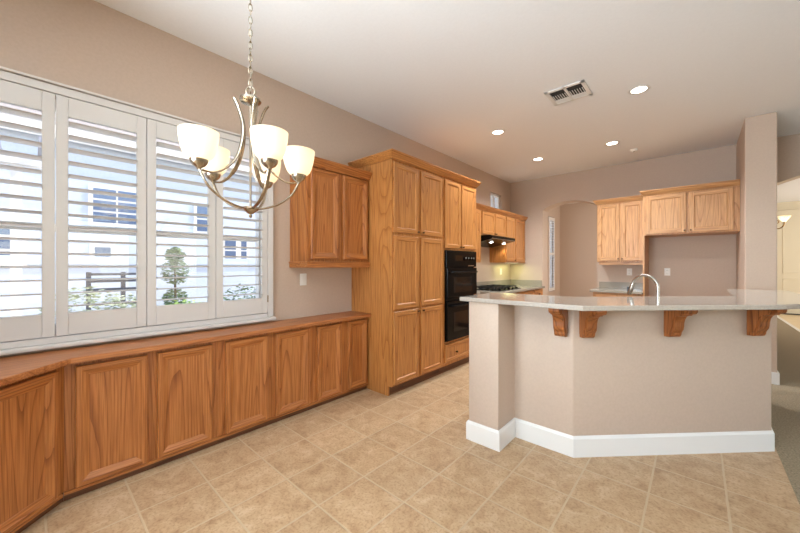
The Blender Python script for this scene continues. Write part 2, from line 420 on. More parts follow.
# small clerestory window above the wall cabinets
def small_window(name, y0, y1, z0, z1, bars):
    b = MB(); x0 = WX-.12
    for a,c in (((x0,y0,z0),(x0+.08,y0+.04,z1)),((x0,y1-.04,z0),(x0+.08,y1,z1)),((x0,y0,z0),(x0+.08,y1,z0+.04)),((x0,y0,z1-.04),(x0+.08,y1,z1))): b.box(a,c,WHITE,.004)
    if bars: b.box((x0,(y0+y1)/2-.02,z0),(x0+.07,(y0+y1)/2+.02,z1),WHITE,.004)
    w = struct(b.build(name)); g = MB(); g.box((x0+.02,y0+.03,z0+.03),(x0+.024,y1-.03,z1-.03),GLASS); g.build('pane', w)
    return w
small_window('window_2', 5.74, 6.20, 2.22, 2.70, True)
small_window('window_3', 8.97, 9.43, .62, 2.60, False)
def nook_shutter():
    t = thing('narrow_shutter', 'tall narrow white shutter seen through the arched opening', 'shutter', (WX+.01, 8.97, 0))
    q = MB(); w = .46
    for a,c in (((-.012,.0,.64),(.014,.05,2.58)),((-.012,w-.05,.64),(.014,w,2.58)),((-.012,.05,2.50),(.014,w-.05,2.58)),((-.012,.05,.64),(.014,w-.05,.72)),((-.012,.05,1.58),(.014,w-.05,1.65))): q.box(a,c,WHITE,.003)
    q.build('shutter_frame', t)
    f = None
    for za, zb in ((.72,1.58),(1.65,2.50)):
        n = 12
        for i in range(n):
            z = za+(zb-za)*(i+.5)/n
            if f is None:
                q = MB(); q.box((-.030,.052,-.004),(.030,w-.052,.004),WHITE,.003); f = q.build('louver', t); f.location.z = z
            else:
                o = f.copy(); COL.objects.link(o); o.parent = t; o.location = (0,0,z)
nook_shutter()

# ------------------------------------------------------------ cabinet builders (local: x along the width, +y into depth, z up; front plane y=0)
def door_mesh(x0, x1, z0, z1, mats, raised=False, y=0.0, st=.055, th=.02):
    V, Hm = mats; b = MB()
    e = .005
    # edge sides
    b.add([(x0,y+e,z0),(x1,y+e,z0),(x1,y+e,z1),(x0,y+e,z1),(x0,y+th,z0),(x1,y+th,z0),(x1,y+th,z1),(x0,y+th,z1)],
          [(0,1,5,4),(1,2,6,5),(2,3,7,6),(3,0,4,7),(4,5,6,7)], V)
    def ring(i0, d0, i1, d1):
        a = [(x0+i0,y+d0,z0+i0),(x1-i0,y+d0,z0+i0),(x1-i0,y+d0,z1-i0),(x0+i0,y+d0,z1-i0)]
        c = [(x0+i1,y+d1,z0+i1),(x1-i1,y+d1,z0+i1),(x1-i1,y+d1,z1-i1),(x0+i1,y+d1,z1-i1)]
        for k in range(4):
            j = (k+1)%4; b.add([a[k],a[j],c[j],c[k]], [(0,1,2,3)], Hm if k in (0,2) else V)
    ring(0, e, e, 0)
    b.add([(x0+e,y,z0+e),(x0+st,y,z0+e),(x0+st,y,z1-e),(x0+e,y,z1-e)], [(0,1,2,3)], V)
    b.add([(x1-st,y,z0+e),(x1-e,y,z0+e),(x1-e,y,z1-e),(x1-st,y,z1-e)], [(0,1,2,3)], V)
    for za, zb in ((z0+e,z0+st),(z1-st,z1-e)):
        b.add([(x0+st,y,za),(x1-st,y,za),(x1-st,y,zb),(x0+st,y,zb)], [(0,1,2,3)], Hm)
    if raised:
        ring(st, 0, st+.004, .003); ring(st+.004, .003, st+.030, .012); ring(st+.030,.012,st+.034,.015); i, d = st+.034, .015
    else:
        ring(st, 0, st+.009, .010); i, d = st+.009, .010
    b.add([(x0+i,y+d,z0+i),(x1-i,y+d,z0+i),(x1-i,y+d,z1-i),(x0+i,y+d,z1-i)], [(0,1,2,3)], V)
    return b
def add_door(t, x0, x1, z0, z1, mats, raised=False, name='door', knob=None, st=.055):
    if raised: st = .026
    o = door_mesh(x0,x1,z0,z1,mats,raised,st=st,th=.028 if raised else .02).build(name, t)
    if knob:
        k = MB(); kx, kz = knob
        bm = bmesh.new(); bmesh.ops.create_uvsphere(bm, u_segments=12, v_segments=8, radius=.011)
        k.bm(bm, KNOBM, Matrix.Translation((kx,-.018,kz))); k.cyl((kx,0,kz),(kx,-.014,kz),.006,KNOBM,10)
        k.build('knob', o, True)
    return o
CROWN = [(0,0),(-.012,0),(-.016,.012),(-.026,.022),(-.040,.040),(-.048,.058),(-.055,.062),(-.055,.075),(0,.075)]
def crown(t, w, depth, z, mats, left=True, right=False, h=1.0):
    """crown moulding along the front and the visible returns, mitred; front face at y=.018"""
    prof = [(-p, q*h) for p, q in CROWN]; b = MB(); y0 = .018
    n = len(prof)
    path = []                 # each station: function of (offset outwards, height)
    if left: path.append(lambda o, q: (-o, depth, z+q)); path.append(lambda o, q: (-o, y0-o, z+q))
    else: path.append(lambda o, q: (0, y0-o, z+q))
    if right: path.append(lambda o, q: (w+o, y0-o, z+q)); path.append(lambda o, q: (w+o, depth, z+q))
    else: path.append(lambda o, q: (w, y0-o, z+q))
    segs = []
    for i in range(len(path)-1):
        side = (left and i == 0) or (right and i == len(path)-2)
        a = [path[i](o,q) for o,q in prof]; c = [path[i+1](o,q) for o,q in prof]
        b.add(a+c, [[k,(k+1)%n,n+(k+1)%n,n+k] for k in range(n)] + [list(range(n)), list(range(n,2*n))], mats[1])
    b.box((.0,y0,z),(w,depth,z+.012),mats[1])
    return b.build('crown_molding', t)
def body(t, w, depth, z0, z1, mats, y=.021, name='cabinet_body'):
    b = MB(); b.box((0,y,z0),(w,depth,z1),mats[0],.002); return b.build(name, t)

# ------------------------------------------------------------ low buffet under the window
FX = -2.583; BD = abs(WX-FX)
BZ = .775
def buffet_unit(y0, y1, doors, label):
    t = thing('base_cabinet', label, 'cabinet', (FX, y0, 0), PI/2, 'low oak cabinets under the window')
    w = y1-y0; body(t, w, BD-.002, .06, BZ, OAK_B, .029)
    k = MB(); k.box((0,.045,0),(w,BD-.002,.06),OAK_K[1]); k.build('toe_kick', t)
    m = MB(); m.box((0,.014,.045),(w,.030,.062),OAK_B[1]); m.build('base_trim', t)
    for a, c in doors: add_door(t, a-y0, c-y0, .068, .750, OAK_B, True)
    return t
buffet_unit(.1130, .908, [(.158,.484),(.537,.862)], 'low oak two-door cabinet beside the angled end, the nearest of the straight run')
buffet_unit(.908, 1.722, [(.954,1.276),(1.346,1.665)], 'middle low oak two-door cabinet, below the right end of the window')
buffet_unit(1.722, 2.383, [(1.748,2.019),(2.107,2.358)], 'low oak two-door cabinet beside the tall pantry, under the wall cabinet')
def buffet_corner():
    J = Vector((FX, .125)); L = .78; d = Vector((.7071,-.7071))
    A = J + d*L
    t = thing('corner_cabinet', 'angled low oak cabinet at the bottom left corner, cut by the frame', 'cabinet', (A.x, A.y, 0), math.radians(135))
    # footprint back to the walls, in local coordinates
    Mi = Matrix.Rotation(-math.radians(135), 2)
    def loc(x, y): v = Mi @ Vector((x-A.x, y-A.y)); return (v.x, v.y)
    fp = lambda o: [(0,o),(L+o*.414,o),loc(FX-o,.1125),loc(WX+.002,.1125),loc(WX+.002,-.655),loc(A.x-.05,-.655)]
    b = MB(); b.prism(fp(.029), .06, BZ, OAK_B[0]); b.build('cabinet_body', t)
    k = MB(); k.prism(fp(.045), 0, .06, OAK_K[1]); k.build('toe_kick', t)
    m = MB(); m.box((0,.014,.045),(L-.008,.030,.062),OAK_B[1]); m.build('base_trim', t)
    add_door(t, .10, L-.045, .068, .750, OAK_B, True)
buffet_corner()
def buffet_top():
    xe = FX+.03; c = .125+.012
    A = (xe,c); L = .82
    Bp = (xe+L*.7071, c-L*.7071)
    b = MB(); b.prism([(WX+.002,2.383),(xe,2.383),A,Bp,(Bp[0]-.02,-.655),(WX+.002,-.655)], BZ, .808, oak('buffet_top_oak', srgb(190,120,70), srgb(160,96,52), srgb(198,130,78), 'y'), bev=.005)
    o = b.build('buffet_countertop'); tag(o, 'long low oak countertop running under the shuttered window', 'countertop')
buffet_top()
# wall cabinet above the buffet
def buffet_upper():
    y0, y1 = 1.632, 2.383; w = y1-y0; fx = -2.572
    t = thing('wall_cabinet', 'oak two-door wall cabinet hanging above the low counter, beside the tall pantry', 'cabinet', (fx,y0,0), PI/2)
    dp = fx-WX-.002
    body(t, w, dp, 1.335, 2.215, OAK_B, .029)
    add_door(t, .040, .348, 1.375, 2.20, OAK_B, True); add_door(t, .405, .722, 1.375, 2.20, OAK_B, True)
    r = MB(); r.box((-.008,.0,1.295),(w,dp,1.345),OAK_B[1],.004); r.box((-.014,-.006,1.335),(w,dp,1.352),OAK_B[1],.004); r.build('light_rail', t)
    crown(t, w, dp, 2.215, OAK_B, True, False)
buffet_upper()

# ------------------------------------------------------------ pantry and oven tower
TX = -2.238; TD = TX-WX-.002
def pantry():
    y0, y1 = 2.388, 3.272; w = y1-y0
    t = thing('pantry_cabinet', 'tall oak six-door pantry cabinet, left of the black ovens', 'cabinet', (TX,y0,0), PI/2)
    body(t, w, TD, .10, 2.385, OAK_T)
    s = MB(); s.box((-.002,.0215,.10),(.02,TD,2.385),OAK_T[0],.001); s.box((-.002,.072,0),(.02,TD,.10),OAK_T[0],.001); s.build('side_panel', t)
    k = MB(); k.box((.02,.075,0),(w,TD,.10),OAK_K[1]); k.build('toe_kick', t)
    xs = ((.014,.405),(.452,.860))
    for i, (a, c) in enumerate(xs):
        kx = c-.02 if i == 0 else a+.02
        add_door(t, a, c, .122, .850, OAK_T, knob=(kx,.824), st=.045)
        add_door(t, a, c, .872, 1.618, OAK_T, st=.045)
        add_door(t, a, c, 1.650, 2.350, OAK_T, knob=(kx,1.674), st=.045)
    crown(t, w, TD, 2.378, OAK_T, True, False)
pantry()
def oven_tower():
    y0, y1 = 3.273, 4.058; w = y1-y0
    t = thing('oven_cabinet', 'tall oak cabinet holding the black double oven, with top doors and bottom drawer', 'cabinet', (TX,y0,0), PI/2)
    b = MB(); m = OAK_T[0]
    b.box((0,.021,.10),(.04,TD,2.385),m); b.box((w-.04,.021,.10),(w,TD,2.385),m)
    b.box((.04,.021,.10),(w-.04,TD,.385),m); b.box((.04,.021,1.50),(w-.04,TD,2.385),m); b.box((.04,TD-.02,.385),(w-.04,TD,1.50),m)
    b.build('cabinet_body', t)
    k = MB(); k.box((0,.075,0),(w,TD,.10),OAK_K[1]); k.build('toe_kick', t)
    add_door(t, .028, .378, 1.525, 2.350, OAK_T, knob=(.358,1.548), st=.045); add_door(t, .402, w-.020, 1.525, 2.350, OAK_T, knob=(.422,1.548), st=.045)
    d = door_mesh(.03, w-.03, .140, .360, OAK_T, st=.04).build('drawer', t)
    q = MB(); bm = bmesh.new(); bmesh.ops.create_uvsphere(bm, u_segments=12, v_segments=8, radius=.013)
    q.bm(bm, KNOBM, Matrix.Translation((.27,-.012,.24))); q.cyl((.27,.01,.24),(.27,-.01,.24),.006,KNOBM,8); q.build('knob', d, True)
    crown(t, w, TD, 2.378, OAK_T, False, True)
oven_tower()
def ovens():
    y0 = 3.273+.042; w = .70; ox = TX
    t = thing('double_oven', 'black built-in double wall oven set in the tall oak cabinet', 'oven', (ox,y0,0), PI/2)
    b = MB(); b.box((.003,.02,.392),(w-.003,.52,1.493),BLACK); b.build('oven_body', t)
    p = MB(); p.box((-.01,-.012,1.295),(w+.01,.02,1.50),BLACK,.004); cp = p.build('control_panel', t)
    q = MB(); q.box((.16,-.015,1.37),(.36,-.0125,1.44),BLACKG); q.build('display', cp)
    for kx in (.40,.47,.54,.60):
        q = MB(); q.cyl((kx,-.012,1.40),(kx,-.032,1.40),.019,BLACK,18); q.box((kx-.002,-.036,1.40),(kx+.002,-.031,1.418),PLATE); q.build('knob', cp, True)
    def odoor(z0, z1, wz0, wz1):
        p = MB(); p.box((-.005,-.022,z0),(w+.005,.02,z1),BLACK,.006); d = p.build('oven_door', t)
        q = MB(); q.box((.13,-.0245,wz0),(w-.13,-.0215,wz1),OVENWIN,.001); q.build('oven_window', d)
        h = MB(); hz = z1-.055
        h.tube(bez([(.05,-.02,hz),(.055,-.055,hz),(.12,-.068,hz),(w/2,-.07,hz),(w-.12,-.068,hz),(w-.055,-.055,hz),(w-.05,-.02,hz)],6), .012, BLACK); h.build('handle', d, True)
        return d
    odoor(.925, 1.285, .98, 1.17)
    q = MB(); q.box((-.005,-.012,.885),(w+.005,.02,.918),BLACK,.004); q.build('vent_grille', t)
    d = odoor(.40, .878, .50, .74)
    q = MB(); q.box((w-.20,-.025,.445),(w-.07,-.0222,.458),STEEL); q.build('badge', d)
    q = MB(); q.box((w-.21,-.0135,1.305),(w-.06,-.012,1.316),STEEL); q.build('trim_badge', cp)
ovens()

# ------------------------------------------------------------ cooktop wall
UX = -2.552; UD = UX-WX-.002
def upper(name, label, y0, y1, z0, z1, doors, mats, left, right, kn=None, rail=False):
    w = y1-y0
    t = thing(name, label, 'cabinet', (UX,y0,0), PI/2); body(t, w, UD, z0, z1, mats)
    for i, (a,c) in enumerate(doors): add_door(t, a-y0, c-y0, z0+.022, z1-.012, mats, st=.05, knob=(kn[i]-y0, z0+.045) if kn and kn[i] else None)
    crown(t, w, UD, z1, mats, left, right, .95)
    return t
upper('wall_cabinet', 'narrow oak wall cabinet between the oven cabinet and the black range hood', 4.061, 4.785, 1.36, 2.205, [(4.09,4.41),(4.44,4.76)], OAK_T, False, False)
upper('wall_cabinet', 'short oak two-door wall cabinet directly above the black range hood', 4.787, 5.690, 1.80, 2.205, [(4.81,5.245),(5.265,5.675)], OAK_T, False, False, [5.225,5.285])
corner_cab = upper('wall_cabinet', 'oak wall cabinet in the kitchen corner, right of the black range hood', 5.692, 6.625, 1.365, 2.205, [(5.715,6.09),(6.13,6.55)], OAK_T, False, False, [6.06,None])
def hood():
    y0, y1 = 4.795, 5.685; w = y1-y0; hx = -2.385; D = hx-WX-.002
    t = thing('range_hood', 'black under-cabinet range hood with two lit lamps above the cooktop', 'range hood', (hx,y0,0), PI/2)
    b = MB(); b.extr([(0,1.735),(0,1.785),(.03,1.797),(D,1.797),(D,1.645),(D-.06,1.645)], 'x', 0, w, BLACK); b.build('hood_shell', t)
    q = MB(); q.box((.0,-.004,1.737),(w,.002,1.745),STEEL); q.build('trim_strip', t)
    for lx in (.32,.80):
        q = MB(); yy = .17; z = 1.735-(yy/(D-.06))*.09
        q.lathe([(0,0),(.030,0),(.030,-.010),(0,-.016)], LENS, (lx,yy,z+.004), 18, False); q.build('lamp', t, True)
        l = light('hood_lamp_light','SPOT',(lx,yy,z-.03),3,(1,.85,.6),(0,0,0),.03,parent=t,spot_size=2.4,spot_blend=.6)
hood()
def cook_base():
    y0, y1 = 4.62, 6.625; w = y1-y0; fx = -2.21
    t = thing('base_cabinet', 'oak base cabinet with drawers under the cooktop counter', 'cabinet', (fx,y0,0), PI/2)
    D = fx-WX-.002
    body(t, w, D, .10, .872, OAK_T)
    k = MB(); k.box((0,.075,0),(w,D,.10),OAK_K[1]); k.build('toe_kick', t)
    xs = [(.03,.50),(.53,1.0),(1.03,1.50),(1.53,1.96)]
    for a,c in xs:
        d = door_mesh(a,c,.70,.855,OAK_T,st=.035).build('drawer', t)
        q = MB(); q.cyl(((a+c)/2,.0,.775),((a+c)/2,-.025,.775),.013,KNOBM,10); q.build('knob', d, True)
        add_door(t, a, c, .115, .68, OAK_T)
    t2 = thing('base_cabinet', 'narrow oak base cabinet hidden between the oven cabinet and the cooktop', 'cabinet', (-2.50,4.061,0), PI/2)
    body(t2, .555, -2.50-WX-.002, .10, .872, OAK_T); k = MB(); k.box((0,.06,0),(.555,.37,.10),OAK_K[1]); k.build('toe_kick', t2)
    add_door(t2, .02, .53, .115, .855, OAK_T)
    c = MB(); c.prism([(WX+.002,4.061),(-2.48,4.061),(-2.48,4.60),(-2.185,4.60),(-2.185,6.625),(WX+.002,6.625)], .872, .912, GREENSTONE, bev=.006)
    c.box((WX+.002,4.061,.912),(WX+.022,6.605,1.02),GREENSTONE,.003); c.box((WX+.002,6.605,.912),(-2.24,6.626,1.02),GREENSTONE,.003)
    tag(c.build('kitchen_countertop'), 'grey green stone countertop with low backsplash around the cooktop', 'countertop')
cook_base()
def cooktop():
    cx0, cx1, cy0, cy1 = -2.80, -2.27, 4.84, 5.66
    t = thing('cooktop', 'black gas cooktop set in the grey green counter below the hood', 'cooktop', (0,0,.912))
    b = MB(); b.box((cx0,cy0,.0),(cx1,cy1,.012),BLACK,.004); b.build('cooktop_plate', t)
    for gy in (4.86,5.115,5.375):
        q = MB(); a, c = gy+.005, gy+.25
        for y in (a,c-.012): q.box((cx0+.02,y,.035),(cx1-.08,y+.012,.052),IRON)
        for x in (cx0+.02,cx0+.12,cx0+.22,cx0+.32,cx1-.092): q.box((x,a,.035),(x+.012,c,.052),IRON)
        for x in (cx0+.02,cx1-.092):
            for y in (a,c-.012): q.box((x,y,.012),(x+.012,y+.012,.036),IRON)
        q.build('grate', t)
        for x in (cx0+.13,cx0+.35):
            q = MB(); q.lathe([(.0,.012),(.045,.012),(.045,.024),(.03,.03),(0,.03)], IRON, (x,(a+c)/2,0), 16, False); q.build('burner', t, True)
    for i in range(5):
        q = MB(); q.cyl((cx1-.035,4.92+.16*i,.012),(cx1-.035,4.92+.16*i,.035),.018,BLACK,14); q.build('knob', t, True)
cooktop()
q = MB(); q.box((.25,.10,1.357),(.80,.15,1.3645),PLATE,.002); q.box((.27,.11,1.3555),(.78,.14,1.3575),mat('greenish_lamp_strip',(1,1,1),.4,0,.5,(.9,1,.6),2)); q.build('lamp_strip', corner_cab)
l = light('under_cabinet_lamp', 'AREA', (-2.69, 6.22, 1.35), 2.0, (.88,1,.42), (0,0,0), .18, .6)
def outlet(label, pos, rz, name='wall_outlet', switch=False):
    t = thing(name, label, 'light switch' if switch else 'outlet', pos, rz)
    q = MB(); q.box((-.036,-.007,-.058),(.036,-.0005,.058),PLATE,.002); q.build('cover_plate', t)
    if switch:
        q = MB(); q.box((-.016,-.011,-.033),(.016,-.006,.033),PLATE,.002); q.build('rocker', t)
    else:
        for z in (-.022,.022):
            q = MB(); q.box((-.017,-.009,z-.014),(.017,-.006,z+.014),PLATE,.003)
            for x in (-.006,.006): q.box((x-.0013,-.0095,z-.004),(x+.0013,-.0088,z+.006),DARK)
            q.build('socket', t)
    return t
outlet('white rocker switch plate on the wall under the oak wall cabinet', (WX,1.775,1.178), PI/2, 'light_switch', True)
outlet('white outlet under the corner wall cabinet in the greenish lamp glow', (WX,6.17,1.19), PI/2)
outlet('white outlet below the left wall cabinet on the back wall, behind the faucet', (-.835,YB,1.205), 0)
outlet('white outlet inside the empty refrigerator alcove', (-.345,YB,1.212), 0)

# ------------------------------------------------------------ back wall cabinets and fridge alcove
def back_left():
    x0, x1 = -1.245, -.602; w = x1-x0; fy = 6.30
    t = thing('wall_cabinet', 'oak two-door wall cabinet on the back wall, left of the refrigerator alcove', 'cabinet', (x0,fy,0), 0)
    D = YB-fy-.002; body(t, w, D, 1.365, 2.33, OAK_U)
    kx = (.31,.345)
    add_door(t, .012, .322, 1.385, 2.315, OAK_U, knob=(.302,1.42)); add_door(t, .338, w-.01, 1.385, 2.315, OAK_U, knob=(.358,1.42))
    r = MB(); r.box((.03,.03,1.325),(w,.05,1.366),OAK_U[1]); r.build('light_rail', t)
    crown(t, w, D, 2.325, OAK_U, True, False)
    # base cabinet and counter below
    fy = 6.03; x0 = -1.25; w = -.604-x0; D = YB-fy-.002
    t = thing('base_cabinet', 'oak base cabinet with drawers on the back wall behind the faucet', 'cabinet', (x0,fy,0), 0)
    body(t, w, D, .10, .885, OAK_U); k = MB(); k.box((0,.07,0),(w,D,.10),OAK_K[1]); k.build('toe_kick', t)
    for a,c in ((.015,.325),(.34,w-.012)):
        d = door_mesh(a,c,.71,.865,OAK_U,st=.035).build('drawer', t)
        q = MB(); q.cyl(((a+c)/2,0,.79),((a+c)/2,-.025,.79),.013,KNOBM,10); q.build('knob', d, True)
        add_door(t, a, c, .115, .69, OAK_U)
    c = MB(); c.box((-1.29,6.0,.886),(-.604,YB-.002,.926),GREENSTONE,.005); c.box((-1.27,YB-.024,.926),(-.604,YB-.002,1.03),GREENSTONE,.003)
    tag(c.build('kitchen_countertop'), 'short grey stone countertop with backsplash on the back wall behind the faucet', 'countertop')
back_left()
def fridge_cab():
    x0, x1 = -.578, .408; w = x1-x0; fy = 6.03; D = YB-fy-.002
    t = thing('wall_cabinet', 'deep oak two-door cabinet bridging the empty refrigerator alcove', 'cabinet', (x0,fy,0), 0)
    body(t, w, D, 1.755, 2.345, OAK_U)
    add_door(t, .018, .468, 1.772, 2.325, OAK_U, knob=(.45,1.80)); add_door(t, .495, w-.055, 1.772, 2.325, OAK_U, knob=(.513,1.80))
    p = MB(); p.box((-.022,.03,0),(.0,D,2.345),OAK_U[0],.002); p.build('side_panel', t)
    crown(t, w, D, 2.335, OAK_U, True, False)
fridge_cab()

# ------------------------------------------------------------ breakfast bar
BARP = [(-1.29,2.213),(-1.05,2.213),(-1.05,2.488),(-.635,2.488),(.395,3.518),(.395,4.75),(.265,4.75),(.265,3.572),(-.689,2.618),(-1.29,2.618)]
b = MB(); b.prism(BARP, 0, 1.044, WALL, bev=.009); struct(b.build('wall_bar', smooth=True, angle=30))
def offset_path(P, d):
    out = []
    for i, p in enumerate(P):
        p = Vector(p); n = []
        if i > 0: e = (p-Vector(P[i-1])).normalized(); n.append(Vector((e.y,-e.x)))
        if i < len(P)-1: e = (Vector(P[i+1])-p).normalized(); n.append(Vector((e.y,-e.x)))
        if len(n) == 1: q = p+n[0]*d
        else: m = (n[0]+n[1]).normalized(); q = p+m*(d/m.dot(n[0]))
        out.append(tuple(q))
    return out
def baseboard(path, name, h=.142, t=.014):
    b = MB(); path = path
    prof = [(0,0),(t,0),(t,h-.018),(t*.6,h-.006),(t*.3,h),(0,h)]
    rings = [offset_path(path, o) for o, z in prof]
    n = len(prof)
    for i in range(len(path)-1):
        a = [(*rings[k][i], prof[k][1]) for k in range(n)]; c = [(*rings[k][i+1], prof[k][1]) for k in range(n)]
        b.add(a+c, [[k,(k+1)%n,n+(k+1)%n,n+k] for k in range(n)], WHITE)
        if i == 0: b.add(a, [list(range(n))], WHITE)
        if i == len(path)-2: b.add(c, [list(range(n))], WHITE)
    return struct(b.build(name))
baseboard([(-1.29,2.618),(-1.29,2.213),(-1.05,2.213),(-1.05,2.488),(-.635,2.488),(.395,3.518),(.395,4.75)], 'baseboard_bar')
def bar_top():
    P_ = [(-1.355,2.187),(-.503,2.187),(.41,3.10),(.50,3.24),(.575,3.40),(.63,3.60),(.65,3.80),(.65,4.80),(.23,4.80),(.228,3.716),(-.708,2.78),(-1.355,2.74)]
    b = MB(); b.prism(P_, 1.045, 1.076, STONE, bev=.005)
    tag(b.build('bar_countertop'), 'pale polished stone top of the breakfast bar, angled and overhanging on corbels', 'countertop')
bar_top()
CORB = [(0.0, 0.0), (0.1788, 0.0), (0.184, -0.0138), (0.1825, -0.0299), (0.1737, -0.0414), (0.1643, -0.046), (0.1496, -0.046), (0.1402, -0.0575), (0.1205, -0.0598), (0.1037, -0.0713), (0.092, -0.092), (0.0861, -0.115), (0.0847, -0.1403), (0.0803, -0.161), (0.0715, -0.1748), (0.0657, -0.184), (0.0642, -0.1978), (0.0569, -0.2116), (0.0453, -0.2185), (0.0, -0.2208)]
def corbel(x, y, rz, label):
    t = thing('corbel', label, 'corbel', (x,y,1.044), rz, 'oak corbels under the bar top')
    # local: -y outward
    b = MB(); b.extr([(-p, q) for p, q in CORB], 'x', -.034, .034, OAK_C[0]); b.build('bracket', t)
    f = MB(); s = [(-p*.80-.004, q*.84-.012) for p, q in CORB]
    for sx in (-1,1): f.extr(s, 'x', sx*.034, sx*.039, OAK_C[0])
    f.build('carved_face', t)
R45 = math.radians(45)
corbel(-.705,2.4875,0,'oak corbel on the short flat side of the bar, leftmost of the four')
for (x,y,lab) in ((-.578,2.545,'oak corbel just right of the bar corner, second from left'),(-.148,2.975,'oak corbel in the middle of the angled bar face, third from left'),(.286,3.409,'oak corbel at the right end of the bar')):
    corbel(x, y-.0005, R45, lab)
def sink_side():
    t = thing('base_cabinet', 'oak sink base cabinet behind the angled bar wall', 'cabinet', (0,0,0), 0)
    b = MB(); b.prism([(-.70,2.622),(.262,3.574),(.262,4.2),(-.05,4.0),(-1.12,2.95),(-1.25,2.622)], .10, .872, OAK_T[0]); b.build('cabinet_body', t)
    k = MB(); k.prism([(-.70,2.63),(.25,3.58),(.25,4.1),(-.02,3.93),(-1.05,2.90),(-1.18,2.63)], 0, .10, OAK_K[1]); k.build('toe_kick', t)
    c = MB(); c.prism([(-.69,2.62),(.263,3.573),(.263,4.3),(-.05,4.04),(-1.15,2.96),(-1.28,2.62)], .873, .912, GREENSTONE, bev=.005)
    tag(c.build('sink_countertop'), 'lower stone sink counter behind the raised bar top', 'countertop')
sink_side()
def faucet():
    t = thing('kitchen_faucet', 'brushed steel gooseneck faucet rising behind the bar top', 'faucet', (-.22,3.165,.912))
    d = Vector((-.889,.45,0)).normalized()
    q = MB(); q.lathe([(0,0),(.030,0),(.030,.008),(.020,.014),(.018,.07),(.014,.078),(0,.078)], STEEL, (0,0,0), 20, False); q.build('faucet_base', t, True)
    pts = [(0,0,.07),(0,0,.16),(0,0,.225)]
    R = .095
    for k in range(1,13):
        a = PI*k/12*.93; c = d*(R-R*math.cos(a)); pts.append((c.x,c.y,.232+R*math.sin(a)))
    q = MB(); q.tube(bez(pts,3), .0115, STEEL, 12); q.build('gooseneck', t, True)
    e = Vector(pts[-1]); dn = (Vector(pts[-1])-Vector(pts[-2])).normalized()
    q = MB(); q.tube([e-dn*.01, e+dn*.02, e+dn*.06, e+dn*.085], [.0125,.016,.018,.015], STEEL, 14); h = q.build('spray_head', t, True)
    q = MB(); s = e+dn*.045-d*.0; q.box((s.x-.008-.017,s.y-.008,s.z-.02),(s.x+.008-.017,s.y+.008,s.z+.02),IRON,.003); q.build('spray_button', h)
    q = MB(); q.tube([(0,0,.05),(.03,.03,.055),(.05,.05,.075),(.065,.065,.105)], [.007,.007,.006,.005], STEEL, 10); q.build('lever', t, True)
faucet()

